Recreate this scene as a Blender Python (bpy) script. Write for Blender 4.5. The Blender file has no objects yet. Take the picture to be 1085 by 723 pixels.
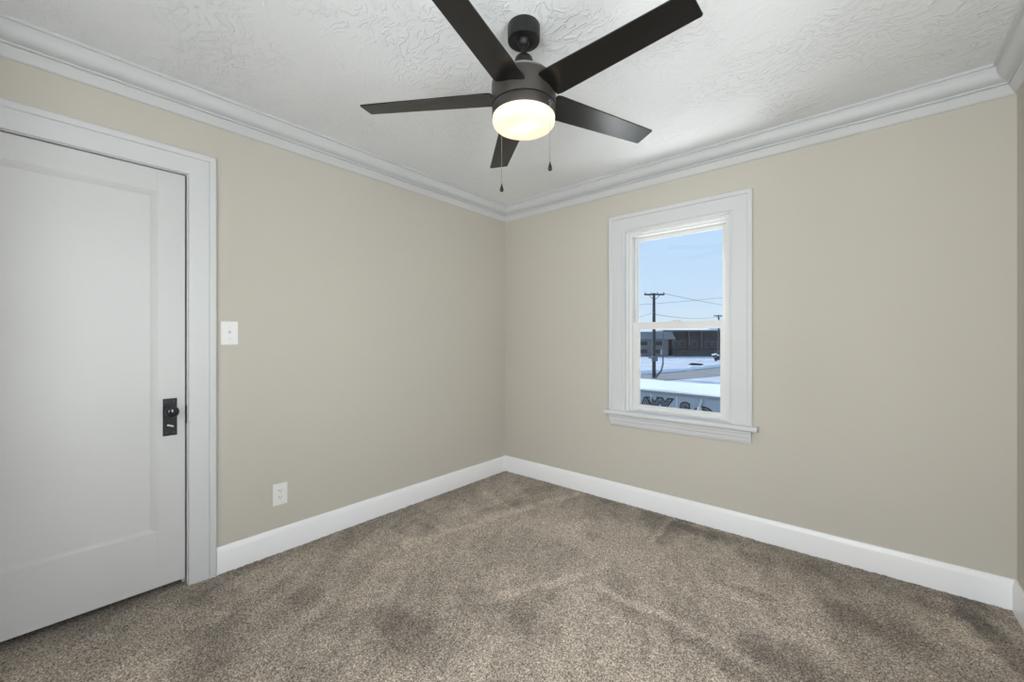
import bpy, bmesh, math, random
import numpy as np
from mathutils import Vector, Matrix
R = math.radians
S = bpy.context.scene
COL = S.collection
random.seed(4)

# ------------------------------------------------------------------ camera, sky, sun, added fill, snow bounce
cam = bpy.data.cameras.new('camera')
cam.sensor_width = 36.0
cam.lens = 435.0 / 1085.0 * 36.0
cam.shift_y = -0.5 / 1085.0
cam.clip_start = 0.02
cam.clip_end = 500
camo = bpy.data.objects.new('camera', cam)
COL.objects.link(camo)
camo.location = (2.553, -2.875, 1.21)
camo.rotation_euler = (R(90), 0, R(40.7))
S.camera = camo

S.view_settings.view_transform = 'Standard'
S.view_settings.look = 'None'
S.view_settings.gamma = 1.0
S.view_settings.use_curve_mapping = False
S.view_settings.exposure = -0.04

world = bpy.data.worlds.new('sky')
S.world = world
world.use_nodes = True
wt = world.node_tree
wt.nodes.clear()
wo = wt.nodes.new('ShaderNodeOutputWorld')
wb = wt.nodes.new('ShaderNodeBackground')
wc = wt.nodes.new('ShaderNodeTexCoord')
ws = wt.nodes.new('ShaderNodeSeparateXYZ')
wr = wt.nodes.new('ShaderNodeValToRGB')
wt.links.new(wc.outputs['Generated'], ws.inputs[0])
wt.links.new(ws.outputs['Z'], wr.inputs[0])
wt.links.new(wr.outputs[0], wb.inputs[0])
wt.links.new(wb.outputs[0], wo.inputs[0])
cr = wr.color_ramp
cr.elements[0].position = 0.0
cr.elements[0].color = (0.80, 0.93, 1.04, 1)
cr.elements[1].position = 0.8
cr.elements[1].color = (0.30, 0.52, 0.92, 1)
e = cr.elements.new(0.10); e.color = (0.67, 0.85, 1.07, 1)
e = cr.elements.new(0.26); e.color = (0.56, 0.78, 1.08, 1)
wb.inputs[1].default_value = 1.0


def lamp(name, kind, loc, power, color, **kw):
    l = bpy.data.lights.new(name, kind)
    l.energy = power
    l.color = color
    for k, v in kw.items():
        setattr(l, k, v)
    o = bpy.data.objects.new(name, l)
    o.location = loc
    COL.objects.link(o)
    return o


def aim(o, d):
    o.rotation_euler = Vector(d).to_track_quat('-Z', 'Y').to_euler()


sun = lamp('sun', 'SUN', (0, 0, 20), 5.0, (1.0, 0.96, 0.90), angle=R(0.6))
az, el = R(7.0), R(22)
aim(sun, (math.cos(az) * math.cos(el), -math.sin(az) * math.cos(el), -math.sin(el)))

# added fill light at unseen windows put into the right and rear walls,
# and the light thrown up by the sunlit snow below the window in view
DL = (0.985, 0.99, 1.0)
ADDED_WIN2_Y = -2.15           # centre of the window added in the right wall for fill
ADDED_WIN4_X = 2.42           # second window added in the rear wall for fill
ADDED_WIN3_X = 1.40            # centre of the first window added in the rear wall for fill
REAR = -3.30
LIGHTS = [  # name, centre, size x, size y, aim, power
    ('added_fill_right', (3.45, ADDED_WIN2_Y, 1.35), 1.1, 1.6, (-1, 0, 0), 78),
    ('added_fill_rear', (ADDED_WIN3_X, REAR - 0.45, 1.35), 0.95, 1.6, (0, 1, 0), 34),
    ('snow_bounce', (1.60, 1.15, -0.75), 1.6, 1.0, (-0.02, -1.0, 1.75), 56),
    ('snow_bounce_left', (0.75, 1.0, -0.60), 1.2, 1.0, (0.8, -1.0, 1.65), 56),
    ('added_fill_rear_second', (ADDED_WIN4_X, REAR - 0.45, 1.35), 0.95, 1.6, (0, 1, 0), 118),
]
for nm, loc, sx, sy, d, pw in LIGHTS:
    aim(lamp(nm, 'AREA', loc, pw, DL, shape='RECTANGLE', size=sx, size_y=sy), d)

# ------------------------------------------------------------------ materials
def nmat(name, color, rough=0.6, metal=0.0, spec=0.5, bump=None, vary=None, coat=0.0):
    """bump = (scale, strength, distance, detail); vary = (scale, amount)"""
    m = bpy.data.materials.new(name)
    m.use_nodes = True
    nt = m.node_tree
    b = nt.nodes['Principled BSDF']
    b.inputs['Base Color'].default_value = (*color, 1)
    b.inputs['Roughness'].default_value = rough
    b.inputs['Metallic'].default_value = metal
    b.inputs['Specular IOR Level'].default_value = spec
    b.inputs['Coat Weight'].default_value = coat
    tc = nt.nodes.new('ShaderNodeTexCoord')
    if vary:
        n = nt.nodes.new('ShaderNodeTexNoise')
        n.inputs['Scale'].default_value = vary[0]
        n.inputs['Detail'].default_value = 4
        nt.links.new(tc.outputs['Object'], n.inputs['Vector'])
        mx = nt.nodes.new('ShaderNodeMix')
        mx.data_type = 'RGBA'
        a = vary[1]
        mx.inputs[6].default_value = (*[c * (1 - a) for c in color], 1)
        mx.inputs[7].default_value = (*[min(1, c * (1 + a)) for c in color], 1)
        nt.links.new(n.outputs['Fac'], mx.inputs[0])
        nt.links.new(mx.outputs[2], b.inputs['Base Color'])
    if bump:
        n = nt.nodes.new('ShaderNodeTexNoise')
        n.inputs['Scale'].default_value = bump[0]
        n.inputs['Detail'].default_value = bump[3] if len(bump) > 3 else 3
        nt.links.new(tc.outputs['Object'], n.inputs['Vector'])
        bp = nt.nodes.new('ShaderNodeBump')
        bp.inputs['Strength'].default_value = bump[1]
        bp.inputs['Distance'].default_value = bump[2]
        nt.links.new(n.outputs['Fac'], bp.inputs['Height'])
        nt.links.new(bp.outputs['Normal'], b.inputs['Normal'])
    return m


M = {}
M['wall'] = nmat('beige_wall_paint', (0.540, 0.507, 0.447), 0.75, spec=0.25, bump=(60, 0.08, 0.002, 4), vary=(1.3, 0.025))
M['trim'] = nmat('white_trim_paint', (0.608, 0.614, 0.621), 0.42, spec=0.35, vary=(4, 0.01))
M['baseboard'] = nmat('brightened_baseboard_paint', (0.86, 0.86, 0.87), 0.35, spec=0.45, vary=(4, 0.01))  # trim paint made whiter; stronger light on the baseboards put into the colour
M['door'] = nmat('white_door_paint', (0.575, 0.574, 0.573), 0.42, spec=0.4, vary=(2.2, 0.03))
M['vinyl'] = nmat('white_vinyl', (0.70, 0.70, 0.69), 0.35, vary=(9, 0.02))
M['plastic'] = nmat('white_plastic', (0.78, 0.78, 0.765), 0.3, vary=(20, 0.01))
M['slot'] = nmat('dark_slot', (0.05, 0.05, 0.05), 0.6, vary=(30, 0.1))
M['gap'] = nmat('dark_hall', (0.05, 0.045, 0.04), 0.9, vary=(3, 0.2))
M['iron'] = nmat('black_iron', (0.009, 0.009, 0.010), 0.42, metal=0.0, spec=0.4, bump=(150, 0.15, 0.001))
M['knob'] = nmat('polished_black', (0.010, 0.013, 0.020), 0.12, spec=0.7, vary=(30, 0.1))
M['steel'] = nmat('worn_steel', (0.62, 0.61, 0.58), 0.28, metal=0.9, vary=(60, 0.1))
M['bronze'] = nmat('matte_black_metal', (0.009, 0.009, 0.009), 0.40, metal=0.0, spec=0.4, vary=(14, 0.1))
M['housing'] = nmat('dark_bronze_metal', (0.046, 0.040, 0.036), 0.38, metal=0.3, vary=(10, 0.08))
M['plate'] = nmat('brushed_grey_metal', (0.30, 0.30, 0.28), 0.4, metal=0.5, vary=(14, 0.08))
M['chain'] = nmat('chain_metal', (0.30, 0.28, 0.26), 0.35, metal=0.7, vary=(60, 0.1))


def blade_mat():
    m = nmat('espresso_blade', (0.020, 0.018, 0.016), 0.25, spec=0.40)
    nt = m.node_tree
    b = nt.nodes['Principled BSDF']
    tc = nt.nodes.new('ShaderNodeTexCoord')
    mp = nt.nodes.new('ShaderNodeMapping')
    mp.inputs['Scale'].default_value = (3, 60, 8)
    n = nt.nodes.new('ShaderNodeTexNoise')
    n.inputs['Scale'].default_value = 3
    n.inputs['Detail'].default_value = 6
    rp = nt.nodes.new('ShaderNodeValToRGB')
    rp.color_ramp.elements[0].color = (0.003, 0.0028, 0.0026, 1)
    rp.color_ramp.elements[1].color = (0.010, 0.009, 0.008, 1)
    nt.links.new(tc.outputs['Object'], mp.inputs[0])
    nt.links.new(mp.outputs[0], n.inputs['Vector'])
    nt.links.new(n.outputs['Fac'], rp.inputs[0])
    nt.links.new(rp.outputs[0], b.inputs['Base Color'])
    return m


M['blade'] = blade_mat()


def door_grain():
    """painted wood: faint vertical brush grain in the paint film"""
    m = M['door']
    nt = m.node_tree
    b = nt.nodes['Principled BSDF']
    tc = nt.nodes.new('ShaderNodeTexCoord')
    mp = nt.nodes.new('ShaderNodeMapping')
    mp.inputs['Scale'].default_value = (40, 90, 2.5)
    n = nt.nodes.new('ShaderNodeTexNoise')
    n.inputs['Scale'].default_value = 2.0
    n.inputs['Detail'].default_value = 5
    bp = nt.nodes.new('ShaderNodeBump')
    bp.inputs['Strength'].default_value = 0.16
    bp.inputs['Distance'].default_value = 0.002
    nt.links.new(tc.outputs['Object'], mp.inputs[0])
    nt.links.new(mp.outputs[0], n.inputs['Vector'])
    nt.links.new(n.outputs['Fac'], bp.inputs['Height'])
    nt.links.new(bp.outputs['Normal'], b.inputs['Normal'])


door_grain()


def ceiling_mat():
    m = nmat('stomped_plaster_ceiling', (0.815, 0.825, 0.838), 0.6, spec=0.3)
    nt = m.node_tree
    b = nt.nodes['Principled BSDF']
    tc = nt.nodes.new('ShaderNodeTexCoord')
    # swirled ridges: a noise whose lookup is bent by a slower noise
    w = nt.nodes.new('ShaderNodeTexNoise'); w.inputs['Scale'].default_value = 5.0; w.inputs['Detail'].default_value = 2
    ad = nt.nodes.new('ShaderNodeMixRGB'); ad.blend_type = 'ADD'; ad.inputs[0].default_value = 0.25
    n = nt.nodes.new('ShaderNodeTexNoise'); n.inputs['Scale'].default_value = 21.0
    n.inputs['Detail'].default_value = 5; n.inputs['Distortion'].default_value = 1.0
    mp = nt.nodes.new('ShaderNodeMapping'); mp.inputs['Scale'].default_value = (1.0, 1.8, 1.0)
    mp.inputs['Rotation'].default_value = (0, 0, R(35))
    rp = nt.nodes.new('ShaderNodeValToRGB')
    rp.color_ramp.elements[0].position = 0.50
    rp.color_ramp.elements[1].position = 0.60
    pt = nt.nodes.new('ShaderNodeTexNoise'); pt.inputs['Scale'].default_value = 2.6; pt.inputs['Detail'].default_value = 2
    pr = nt.nodes.new('ShaderNodeValToRGB')
    pr.color_ramp.elements[0].position = 0.42; pr.color_ramp.elements[0].color = (0.12, 0.12, 0.12, 1)
    pr.color_ramp.elements[1].position = 0.62
    mu = nt.nodes.new('ShaderNodeMath'); mu.operation = 'MULTIPLY'
    bp = nt.nodes.new('ShaderNodeBump')
    bp.inputs['Strength'].default_value = 0.62
    bp.inputs['Distance'].default_value = 0.006
    L = nt.links.new
    L(tc.outputs['Object'], w.inputs['Vector'])
    L(tc.outputs['Object'], ad.inputs[1]); L(w.outputs['Color'], ad.inputs[2])
    L(ad.outputs[0], mp.inputs[0]); L(mp.outputs[0], n.inputs['Vector'])
    L(n.outputs['Fac'], rp.inputs[0])
    L(tc.outputs['Object'], pt.inputs['Vector']); L(pt.outputs['Fac'], pr.inputs[0])
    L(rp.outputs[0], mu.inputs[0]); L(pr.outputs[0], mu.inputs[1])
    L(mu.outputs[0], bp.inputs['Height']); L(bp.outputs['Normal'], b.inputs['Normal'])
    return m


M['ceiling'] = ceiling_mat()


def carpet_mat():
    m = nmat('brown_cut_pile_carpet', (0.2, 0.17, 0.14), 0.95, spec=0.08)
    nt = m.node_tree
    b = nt.nodes['Principled BSDF']
    b.inputs['Sheen Weight'].default_value = 0.15
    tc = nt.nodes.new('ShaderNodeTexCoord')
    n = nt.nodes.new('ShaderNodeTexNoise'); n.inputs['Scale'].default_value = 175; n.inputs['Detail'].default_value = 3
    n.inputs['Roughness'].default_value = 0.65
    rp = nt.nodes.new('ShaderNodeValToRGB')
    rp.color_ramp.elements[0].position = 0.30; rp.color_ramp.elements[0].color = (0.040, 0.028, 0.020, 1)
    rp.color_ramp.elements[1].position = 0.70; rp.color_ramp.elements[1].color = (0.70, 0.605, 0.50, 1)
    e = rp.color_ramp.elements.new(0.49); e.color = (0.265, 0.222, 0.180, 1)
    at = nt.nodes.new('ShaderNodeAttribute'); at.attribute_name = 'nap'
    mx = nt.nodes.new('ShaderNodeMixRGB'); mx.blend_type = 'MULTIPLY'; mx.inputs[0].default_value = 1.0
    L = nt.links.new
    L(tc.outputs['Object'], n.inputs['Vector']); L(n.outputs['Fac'], rp.inputs[0])
    L(rp.outputs[0], mx.inputs[1]); L(at.outputs['Color'], mx.inputs[2])
    L(mx.outputs[0], b.inputs['Base Color'])
    return m


M['carpet'] = carpet_mat()


def pane_mat():
    m = bpy.data.materials.new('window_glass')
    m.use_nodes = True
    nt = m.node_tree
    nt.nodes.clear()
    o = nt.nodes.new('ShaderNodeOutputMaterial')
    t = nt.nodes.new('ShaderNodeBsdfTransparent'); t.inputs[0].default_value = (0.97, 0.985, 0.98, 1)
    g = nt.nodes.new('ShaderNodeBsdfGlossy'); g.inputs['Roughness'].default_value = 0.02
    mx = nt.nodes.new('ShaderNodeMixShader'); mx.inputs[0].default_value = 0.035
    L = nt.links.new
    L(t.outputs[0], mx.inputs[1]); L(g.outputs[0], mx.inputs[2]); L(mx.outputs[0], o.inputs[0])
    return m


M['pane'] = pane_mat()


def shade_mat():
    """opal glass drum, lit from within"""
    m = bpy.data.materials.new('opal_glass')
    m.use_nodes = True
    nt = m.node_tree
    nt.nodes.clear()
    o = nt.nodes.new('ShaderNodeOutputMaterial')
    t = nt.nodes.new('ShaderNodeBsdfTranslucent'); t.inputs[0].default_value = (0.95, 0.88, 0.80, 1)
    d = nt.nodes.new('ShaderNodeBsdfDiffuse'); d.inputs[0].default_value = (0.80, 0.74, 0.66, 1)
    g = nt.nodes.new('ShaderNodeBsdfGlossy'); g.inputs['Roughness'].default_value = 0.15
    em = nt.nodes.new('ShaderNodeEmission'); em.inputs[0].default_value = (1.0, 0.70, 0.46, 1); em.inputs[1].default_value = 0.72
    m1 = nt.nodes.new('ShaderNodeMixShader'); m1.inputs[0].default_value = 0.45
    m2 = nt.nodes.new('ShaderNodeMixShader'); m2.inputs[0].default_value = 0.04
    ad = nt.nodes.new('ShaderNodeAddShader')
    L = nt.links.new
    L(t.outputs[0], m1.inputs[1]); L(d.outputs[0], m1.inputs[2])
    L(m1.outputs[0], m2.inputs[1]); L(g.outputs[0], m2.inputs[2])
    L(m2.outputs[0], ad.inputs[0]); L(em.outputs[0], ad.inputs[1]); L(ad.outputs[0], o.inputs[0])
    return m


M['opal'] = shade_mat()
M['snow'] = nmat('snow', (0.62, 0.65, 0.70), 0.8, spec=0.2, bump=(0.6, 0.6, 0.5, 5), vary=(0.22, 0.30))
M['roofsnow'] = nmat('roof_snow', (0.92, 0.93, 0.95), 0.8, spec=0.2, bump=(3, 0.4, 0.05, 4), vary=(0.6, 0.03))
M['road'] = nmat('slushy_asphalt', (0.30, 0.285, 0.275), 0.7, vary=(0.35, 0.30))
M['siding'] = nmat('blue_grey_wall_paint', (0.30, 0.355, 0.42), 0.7, vary=(2.5, 0.10))
M['fascia'] = nmat('grey_flashing', (0.20, 0.215, 0.24), 0.5, metal=0.3, vary=(3, 0.2))
M['black'] = nmat('black_sign_paint', (0.012, 0.014, 0.018), 0.6, vary=(5, 0.2))
M['grey'] = nmat('grey_sign_paint', (0.33, 0.36, 0.38), 0.6, vary=(5, 0.1))
M['palegrey'] = nmat('pale_grey_pipe', (0.50, 0.52, 0.53), 0.5, vary=(5, 0.1))
M['pole'] = nmat('weathered_pole_wood', (0.055, 0.060, 0.065), 0.9, vary=(2, 0.3))
M['wire'] = nmat('power_cable', (0.33, 0.40, 0.48), 0.6, vary=(2, 0.1))
M['brick'] = nmat('dark_brown_brick', (0.085, 0.066, 0.060), 0.9, vary=(0.55, 0.55))
M['fence'] = nmat('dark_weathered_boards', (0.095, 0.080, 0.072), 0.9, vary=(0.9, 0.5))
M['roof'] = nmat('grey_shingle_roof', (0.26, 0.25, 0.25), 0.9, vary=(1.2, 0.25))
M['blueroof'] = nmat('pale_blue_roof_snow', (0.50, 0.60, 0.70), 0.8, vary=(0.4, 0.15))
M['housewall'] = nmat('dim_house_siding', (0.19, 0.185, 0.185), 0.9, vary=(0.7, 0.2))
M['darkglass'] = nmat('far_window_glass', (0.02, 0.025, 0.03), 0.2, vary=(1, 0.1))
M['post'] = nmat('grey_post', (0.16, 0.16, 0.17), 0.7, vary=(2, 0.2))


# ------------------------------------------------------------------ mesh helpers
class MB:
    def __init__(self):
        self.bm = bmesh.new()

    def merge(self, other, mat=None):
        me = bpy.data.meshes.new('tmp')
        if mat is not None:
            bmesh.ops.transform(other, matrix=mat, verts=other.verts)
        other.to_mesh(me)
        other.free()
        self.bm.from_mesh(me)
        bpy.data.meshes.remove(me)
        return self

    def box(self, x0, x1, y0, y1, z0, z1, bev=0.0, seg=2, mat=None):
        b = bmesh.new()
        bmesh.ops.create_cube(b, size=1)
        for v in b.verts:
            v.co = Vector(((x0 + x1) / 2 + v.co.x * (x1 - x0), (y0 + y1) / 2 + v.co.y * (y1 - y0), (z0 + z1) / 2 + v.co.z * (z1 - z0)))
        if bev:
            bmesh.ops.bevel(b, geom=list(b.edges), offset=bev, segments=seg, profile=0.5, affect='EDGES')
        return self.merge(b, mat)

    def lathe(self, prof, c=(0, 0, 0), seg=64, cap=True, mat=None):
        """prof = [(r, z)...]"""
        b = bmesh.new()
        rings = []
        for r, z in prof:
            if r < 1e-6:
                rings.append([b.verts.new((c[0], c[1], c[2] + z))])
            else:
                rings.append([b.verts.new((c[0] + r * math.cos(2 * math.pi * i / seg), c[1] + r * math.sin(2 * math.pi * i / seg), c[2] + z)) for i in range(seg)])
        for a, d in zip(rings, rings[1:]):
            for i in range(seg):
                j = (i + 1) % seg
                if len(a) == 1 and len(d) == 1:
                    continue
                if len(a) == 1:
                    b.faces.new((a[0], d[i], d[j]))
                elif len(d) == 1:
                    b.faces.new((a[i], a[j], d[0]))
                else:
                    b.faces.new((a[i], a[j], d[j], d[i]))
        if cap:
            for rg in (rings[0], rings[-1]):
                if len(rg) > 1:
                    b.faces.new(rg)
        bmesh.ops.recalc_face_normals(b, faces=b.faces)
        return self.merge(b, mat)

    def tube(self, pts, r, seg=10, mat=None):
        b = bmesh.new()
        pts = [Vector(p) for p in pts]
        rings = []
        for i, p in enumerate(pts):
            d = (pts[min(i + 1, len(pts) - 1)] - pts[max(i - 1, 0)]).normalized()
            u = d.cross(Vector((0, 0, 1)))
            if u.length < 1e-3:
                u = Vector((1, 0, 0))
            u.normalize()
            w = d.cross(u)
            rr = r[i] if isinstance(r, (list, tuple)) else r
            rings.append([b.verts.new(p + (u * math.cos(2 * math.pi * k / seg) + w * math.sin(2 * math.pi * k / seg)) * rr) for k in range(seg)])
        for a, d in zip(rings, rings[1:]):
            for i in range(seg):
                j = (i + 1) % seg
                b.faces.new((a[i], a[j], d[j], d[i]))
        b.faces.new(rings[0]); b.faces.new(rings[-1])
        bmesh.ops.recalc_face_normals(b, faces=b.faces)
        return self.merge(b, mat)

    def loft(self, loops, closed_ends=True, mat=None, ring=False):
        """loops of equal count; each a closed loop of points"""
        b = bmesh.new()
        rs = [[b.verts.new(p) for p in lp] for lp in loops]
        n = len(rs[0])
        pairs = list(zip(rs, rs[1:]))
        if ring:
            pairs.append((rs[-1], rs[0]))
        for a, d in pairs:
            for i in range(n):
                j = (i + 1) % n
                b.faces.new((a[i], a[j], d[j], d[i]))
        if closed_ends and not ring:
            b.faces.new(rs[0]); b.faces.new(rs[-1])
        bmesh.ops.recalc_face_normals(b, faces=b.faces)
        return self.merge(b, mat)

    def prism(self, poly, h0, h1, axis='z', mat=None, bev=0.0):
        b = bmesh.new()
        def P(a, c, h):
            return {'z': (a, c, h), 'y': (a, h, c), 'x': (h, a, c)}[axis]
        lo = [b.verts.new(P(a, c, h0)) for a, c in poly]
        hi = [b.verts.new(P(a, c, h1)) for a, c in poly]
        b.faces.new(lo); b.faces.new(hi)
        for i in range(len(poly)):
            j = (i + 1) % len(poly)
            b.faces.new((lo[i], lo[j], hi[j], hi[i]))
        bmesh.ops.recalc_face_normals(b, faces=b.faces)
        if bev:
            bmesh.ops.bevel(b, geom=list(b.edges), offset=bev, segments=2, profile=0.5, affect='EDGES')
        return self.merge(b, mat)

    def build(self, name, mat, parent=None, smooth=False, angle=35, loc=None, rot=None):
        me = bpy.data.meshes.new(name)
        self.bm.to_mesh(me)
        self.bm.free()
        me.materials.append(mat)
        if smooth:
            me.shade_smooth()
            try:
                me.set_sharp_from_angle(angle=R(angle))
            except Exception:
                pass
        o = bpy.data.objects.new(name, me)
        COL.objects.link(o)
        if parent:
            o.parent = parent
        if loc: o.location = loc
        if rot: o.rotation_euler = rot
        return o


def struct(o):
    o['kind'] = 'structure'
    return o


def tag(o, label, cat, group=None):
    o['label'] = label
    o['category'] = cat
    if group:
        o['group'] = group
    return o


def empty(name, loc=(0, 0, 0), rz=0.0):
    o = bpy.data.objects.new(name, None)
    o.empty_display_size = 0.1
    o.location = loc
    o.rotation_euler = (0, 0, rz)
    COL.objects.link(o)
    return o


# ------------------------------------------------------------------ room shell
W, H = 3.07, 2.449
T = 0.13


def wall_with_holes(name, length, height, thick, holes, tf):
    """wall in local x (length) / z, thickness along +y, cut into blocks round its openings"""
    mb = MB()
    xs = sorted({0.0, length, *[h[0] for h in holes], *[h[1] for h in holes]})
    for a, b in zip(xs, xs[1:]):
        cuts = sorted((h[2], h[3]) for h in holes if h[0] <= a + 1e-6 and h[1] >= b - 1e-6)
        z = 0.0
        for c0, c1 in cuts:
            if c0 > z + 1e-6:
                mb.box(a, b, 0, thick, z, c0, mat=tf)
            z = c1
        if z < height - 1e-6:
            mb.box(a, b, 0, thick, z, height, mat=tf)
    bmesh.ops.remove_doubles(mb.bm, verts=mb.bm.verts, dist=1e-5)
    return struct(mb.build(name, M['wall']))


WX0, WX1, WZ0, WZ1 = 1.190, 1.913, 0.650, 2.026      # rough opening of the window in view (x) and z
half = (WX1 - WX0) / 2
wcx = (WX0 + WX1) / 2
DY0, DY1, DZ = -3.150, -2.368, 2.044                 # door rough opening

# back wall (with the window in view)
wall_with_holes('wall_back', W + 2 * T, H, T, [(WX0 + T, WX1 + T, WZ0, WZ1)], Matrix.Translation((-T, 0, 0)))
# left wall: local x -> world y, thickness -> world -x
ml = Matrix.Translation((0, REAR, 0)) @ Matrix.Rotation(R(90), 4, 'Z')
wall_with_holes('wall_left', -REAR, H, T, [(DY0 - REAR, DY1 - REAR, 0.0, DZ)], ml)
# right wall: local x -> world -y, thickness -> +x
mr = Matrix.Translation((W, 0, 0)) @ Matrix.Rotation(R(-90), 4, 'Z')
wall_with_holes('wall_right', -REAR, H, T, [(-ADDED_WIN2_Y - half, -ADDED_WIN2_Y + half, WZ0, WZ1)], mr)
# rear wall: local x -> -x, thickness -> -y
mk = Matrix.Translation((W + T, REAR, 0)) @ Matrix.Rotation(R(180), 4, 'Z')
wall_with_holes('wall_rear', W + 2 * T, H, T, [(W + T - ADDED_WIN3_X - half, W + T - ADDED_WIN3_X + half, WZ0, WZ1), (W + T - ADDED_WIN4_X - half, W + T - ADDED_WIN4_X + half, WZ0, WZ1)], mk)

# hall on the far side of the door, dark
hb = MB()
hb.box(-0.75, -0.72, -3.4, -2.1, -0.2, 2.3)
hb.box(-0.75, -T, -3.43, -3.4, -0.2, 2.3)
hb.box(-0.75, -T, -2.1, -2.07, -0.2, 2.3)
hb.box(-0.75, -T, -3.43, -2.07, 2.3, 2.33)
hb.box(-0.75, -T, -3.43, -2.07, -0.23, -0.02)
struct(hb.build('wall_hall', M['gap']))

cb = MB()
cb.box(-T, W + T, REAR - T, T, H, H + 0.15)
struct(cb.build('ceiling', M['ceiling']))


# ---- carpet floor: a pile surface of real tufts, with the marks the vacuum left in the nap
STROKES = [(0.49, -1.44, 0.83, -0.07, 0.035, 0.55), (0.56, -0.92, 0.7, -0.54, 0.05, 0.2), (1.23, -1.53, 1.42, -1.07, 0.035, 0.45), (1.42, -1.07, 1.49, -0.88, 0.03, 0.3), (1.56, -1.07, 2.27, -1.1, 0.03, 0.5), (1.63, -1.14, 2.25, -1.17, 0.05, -0.3), (1.61, -1.01, 2.07, -0.97, 0.05, -0.1), (0.21, -1.12, 0.54, -1.16, 0.04, 0.4), (0.25, -0.55, 0.65, -0.64, 0.04, 0.4), (0.22, -0.84, 0.48, -0.89, 0.05, 0.25), (0.29, -0.28, 0.57, -0.37, 0.04, 0.2), (0.28, -1.43, 0.56, -1.42, 0.05, 0.3), (0.49, -1.16, 0.26, -1.13, 0.08, -0.35), (0.52, -0.74, 0.56, -0.53, 0.07, -0.35), (0.49, -0.28, 0.61, -0.04, 0.06, -0.3), (1.56, -0.47, 1.56, 0.01, 0.02, 0.4), (1.61, -0.4, 1.65, 0.02, 0.05, -0.5), (1.27, -0.2, 1.55, -0.24, 0.08, -0.3), (1.72, -0.11, 2.01, -0.1, 0.06, -0.35), (1.09, -0.64, 1.17, -0.48, 0.08, 0.35), (1.28, -0.72, 1.16, -0.75, 0.1, 0.3), (2.07, -0.63, 2.23, -0.61, 0.03, -0.45), (2.07, -0.69, 2.17, -0.72, 0.04, 0.3), (2.09, -0.24, 2.34, -0.21, 0.06, -0.3), (2.37, -0.12, 2.49, -0.24, 0.08, -0.45), (2.5, -0.52, 2.68, -0.59, 0.1, -0.5), (2.58, -0.41, 2.61, -0.51, 0.12, -0.3), (2.6, 0.07, 2.88, 0.09, 0.08, -0.4), (2.83, -0.15, 2.9, -0.47, 0.05, 0.4), (2.91, -0.08, 2.98, -0.46, 0.07, -0.6), (2.79, -0.18, 2.92, -0.24, 0.06, -0.4), (2.63, -0.32, 2.78, -0.36, 0.1, 0.35), (2.24, -1.1, 2.43, -1.05, 0.12, -0.6), (2.28, -1.0, 2.4, -0.96, 0.1, -0.3), (1.15, -1.53, 1.18, -1.56, 0.09, -0.45), (1.15, -1.85, 1.2, -1.93, 0.12, -0.5), (0.95, -1.85, 1.0, -1.85, 0.07, -0.5), (1.14, -1.83, 1.31, -1.84, 0.12, -0.35), (1.35, -1.55, 1.53, -1.52, 0.1, -0.45), (1.31, -1.45, 1.42, -1.45, 0.06, -0.3), (1.36, -1.29, 1.41, -1.29, 0.05, -0.45), (0.79, -2.03, 0.86, -2.01, 0.1, -0.4), (0.37, -2.07, 0.59, -2.03, 0.07, -0.35), (0.24, -2.33, 0.46, -2.35, 0.12, -0.45), (0.51, -2.46, 0.68, -2.44, 0.1, -0.5), (0.53, -2.13, 0.6, -2.19, 0.08, -0.3), (1.04, -2.19, 1.11, -2.19, 0.1, -0.4), (-0.01, -2.17, 0.04, -1.79, 0.1, -0.3), (0.1, -1.82, 0.26, -1.35, 0.12, -0.25), (0.05, -2.71, 0.2, -2.41, 0.12, -0.15), (0.12, -2.57, 0.37, -2.35, 0.06, 0.2), (0.65, -1.61, 0.8, -1.35, 0.12, 0.25), (0.62, -2.05, 0.6, -2.16, 0.1, 0.2), (0.91, -0.8, 1.29, -1.28, 0.2, 0.25), (1.58, -1.23, 1.97, -1.33, 0.2, 0.2), (1.33, -1.81, 1.64, -1.73, 0.2, 0.25), (0.44, -2.73, 0.56, -2.54, 0.15, 0.15), (1.05, -0.06, 1.86, -0.14, 0.05, -0.3), (1.9, -0.27, 2.49, -0.24, 0.12, 0.1), (2.33, -0.57, 2.21, -0.49, 0.12, 0.25), (1.72, -0.69, 2.0, -0.67, 0.15, 0.2), (2.06, -0.9, 2.33, -0.89, 0.03, 0.25), (2.19, -0.83, 2.51, -0.87, 0.04, 0.2)]


def smooth_noise(nx, ny, cell, rng, ox=0.0):
    gx, gy = int(nx / cell) + 3, int(ny / cell) + 3
    g = rng.random((gy, gx))
    x = np.arange(nx) / cell; y = np.arange(ny) / cell
    xi = x.astype(int); yi = y.astype(int)
    fx = x - xi; fy = y - yi
    fx = fx * fx * (3 - 2 * fx); fy = fy * fy * (3 - 2 * fy)
    a = g[np.ix_(yi, xi)]; b = g[np.ix_(yi, xi + 1)]; c = g[np.ix_(yi + 1, xi)]; d = g[np.ix_(yi + 1, xi + 1)]
    fx = fx[None, :]; fy = fy[:, None]
    return (a * (1 - fx) + b * fx) * (1 - fy) + (c * (1 - fx) + d * fx) * fy


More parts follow.
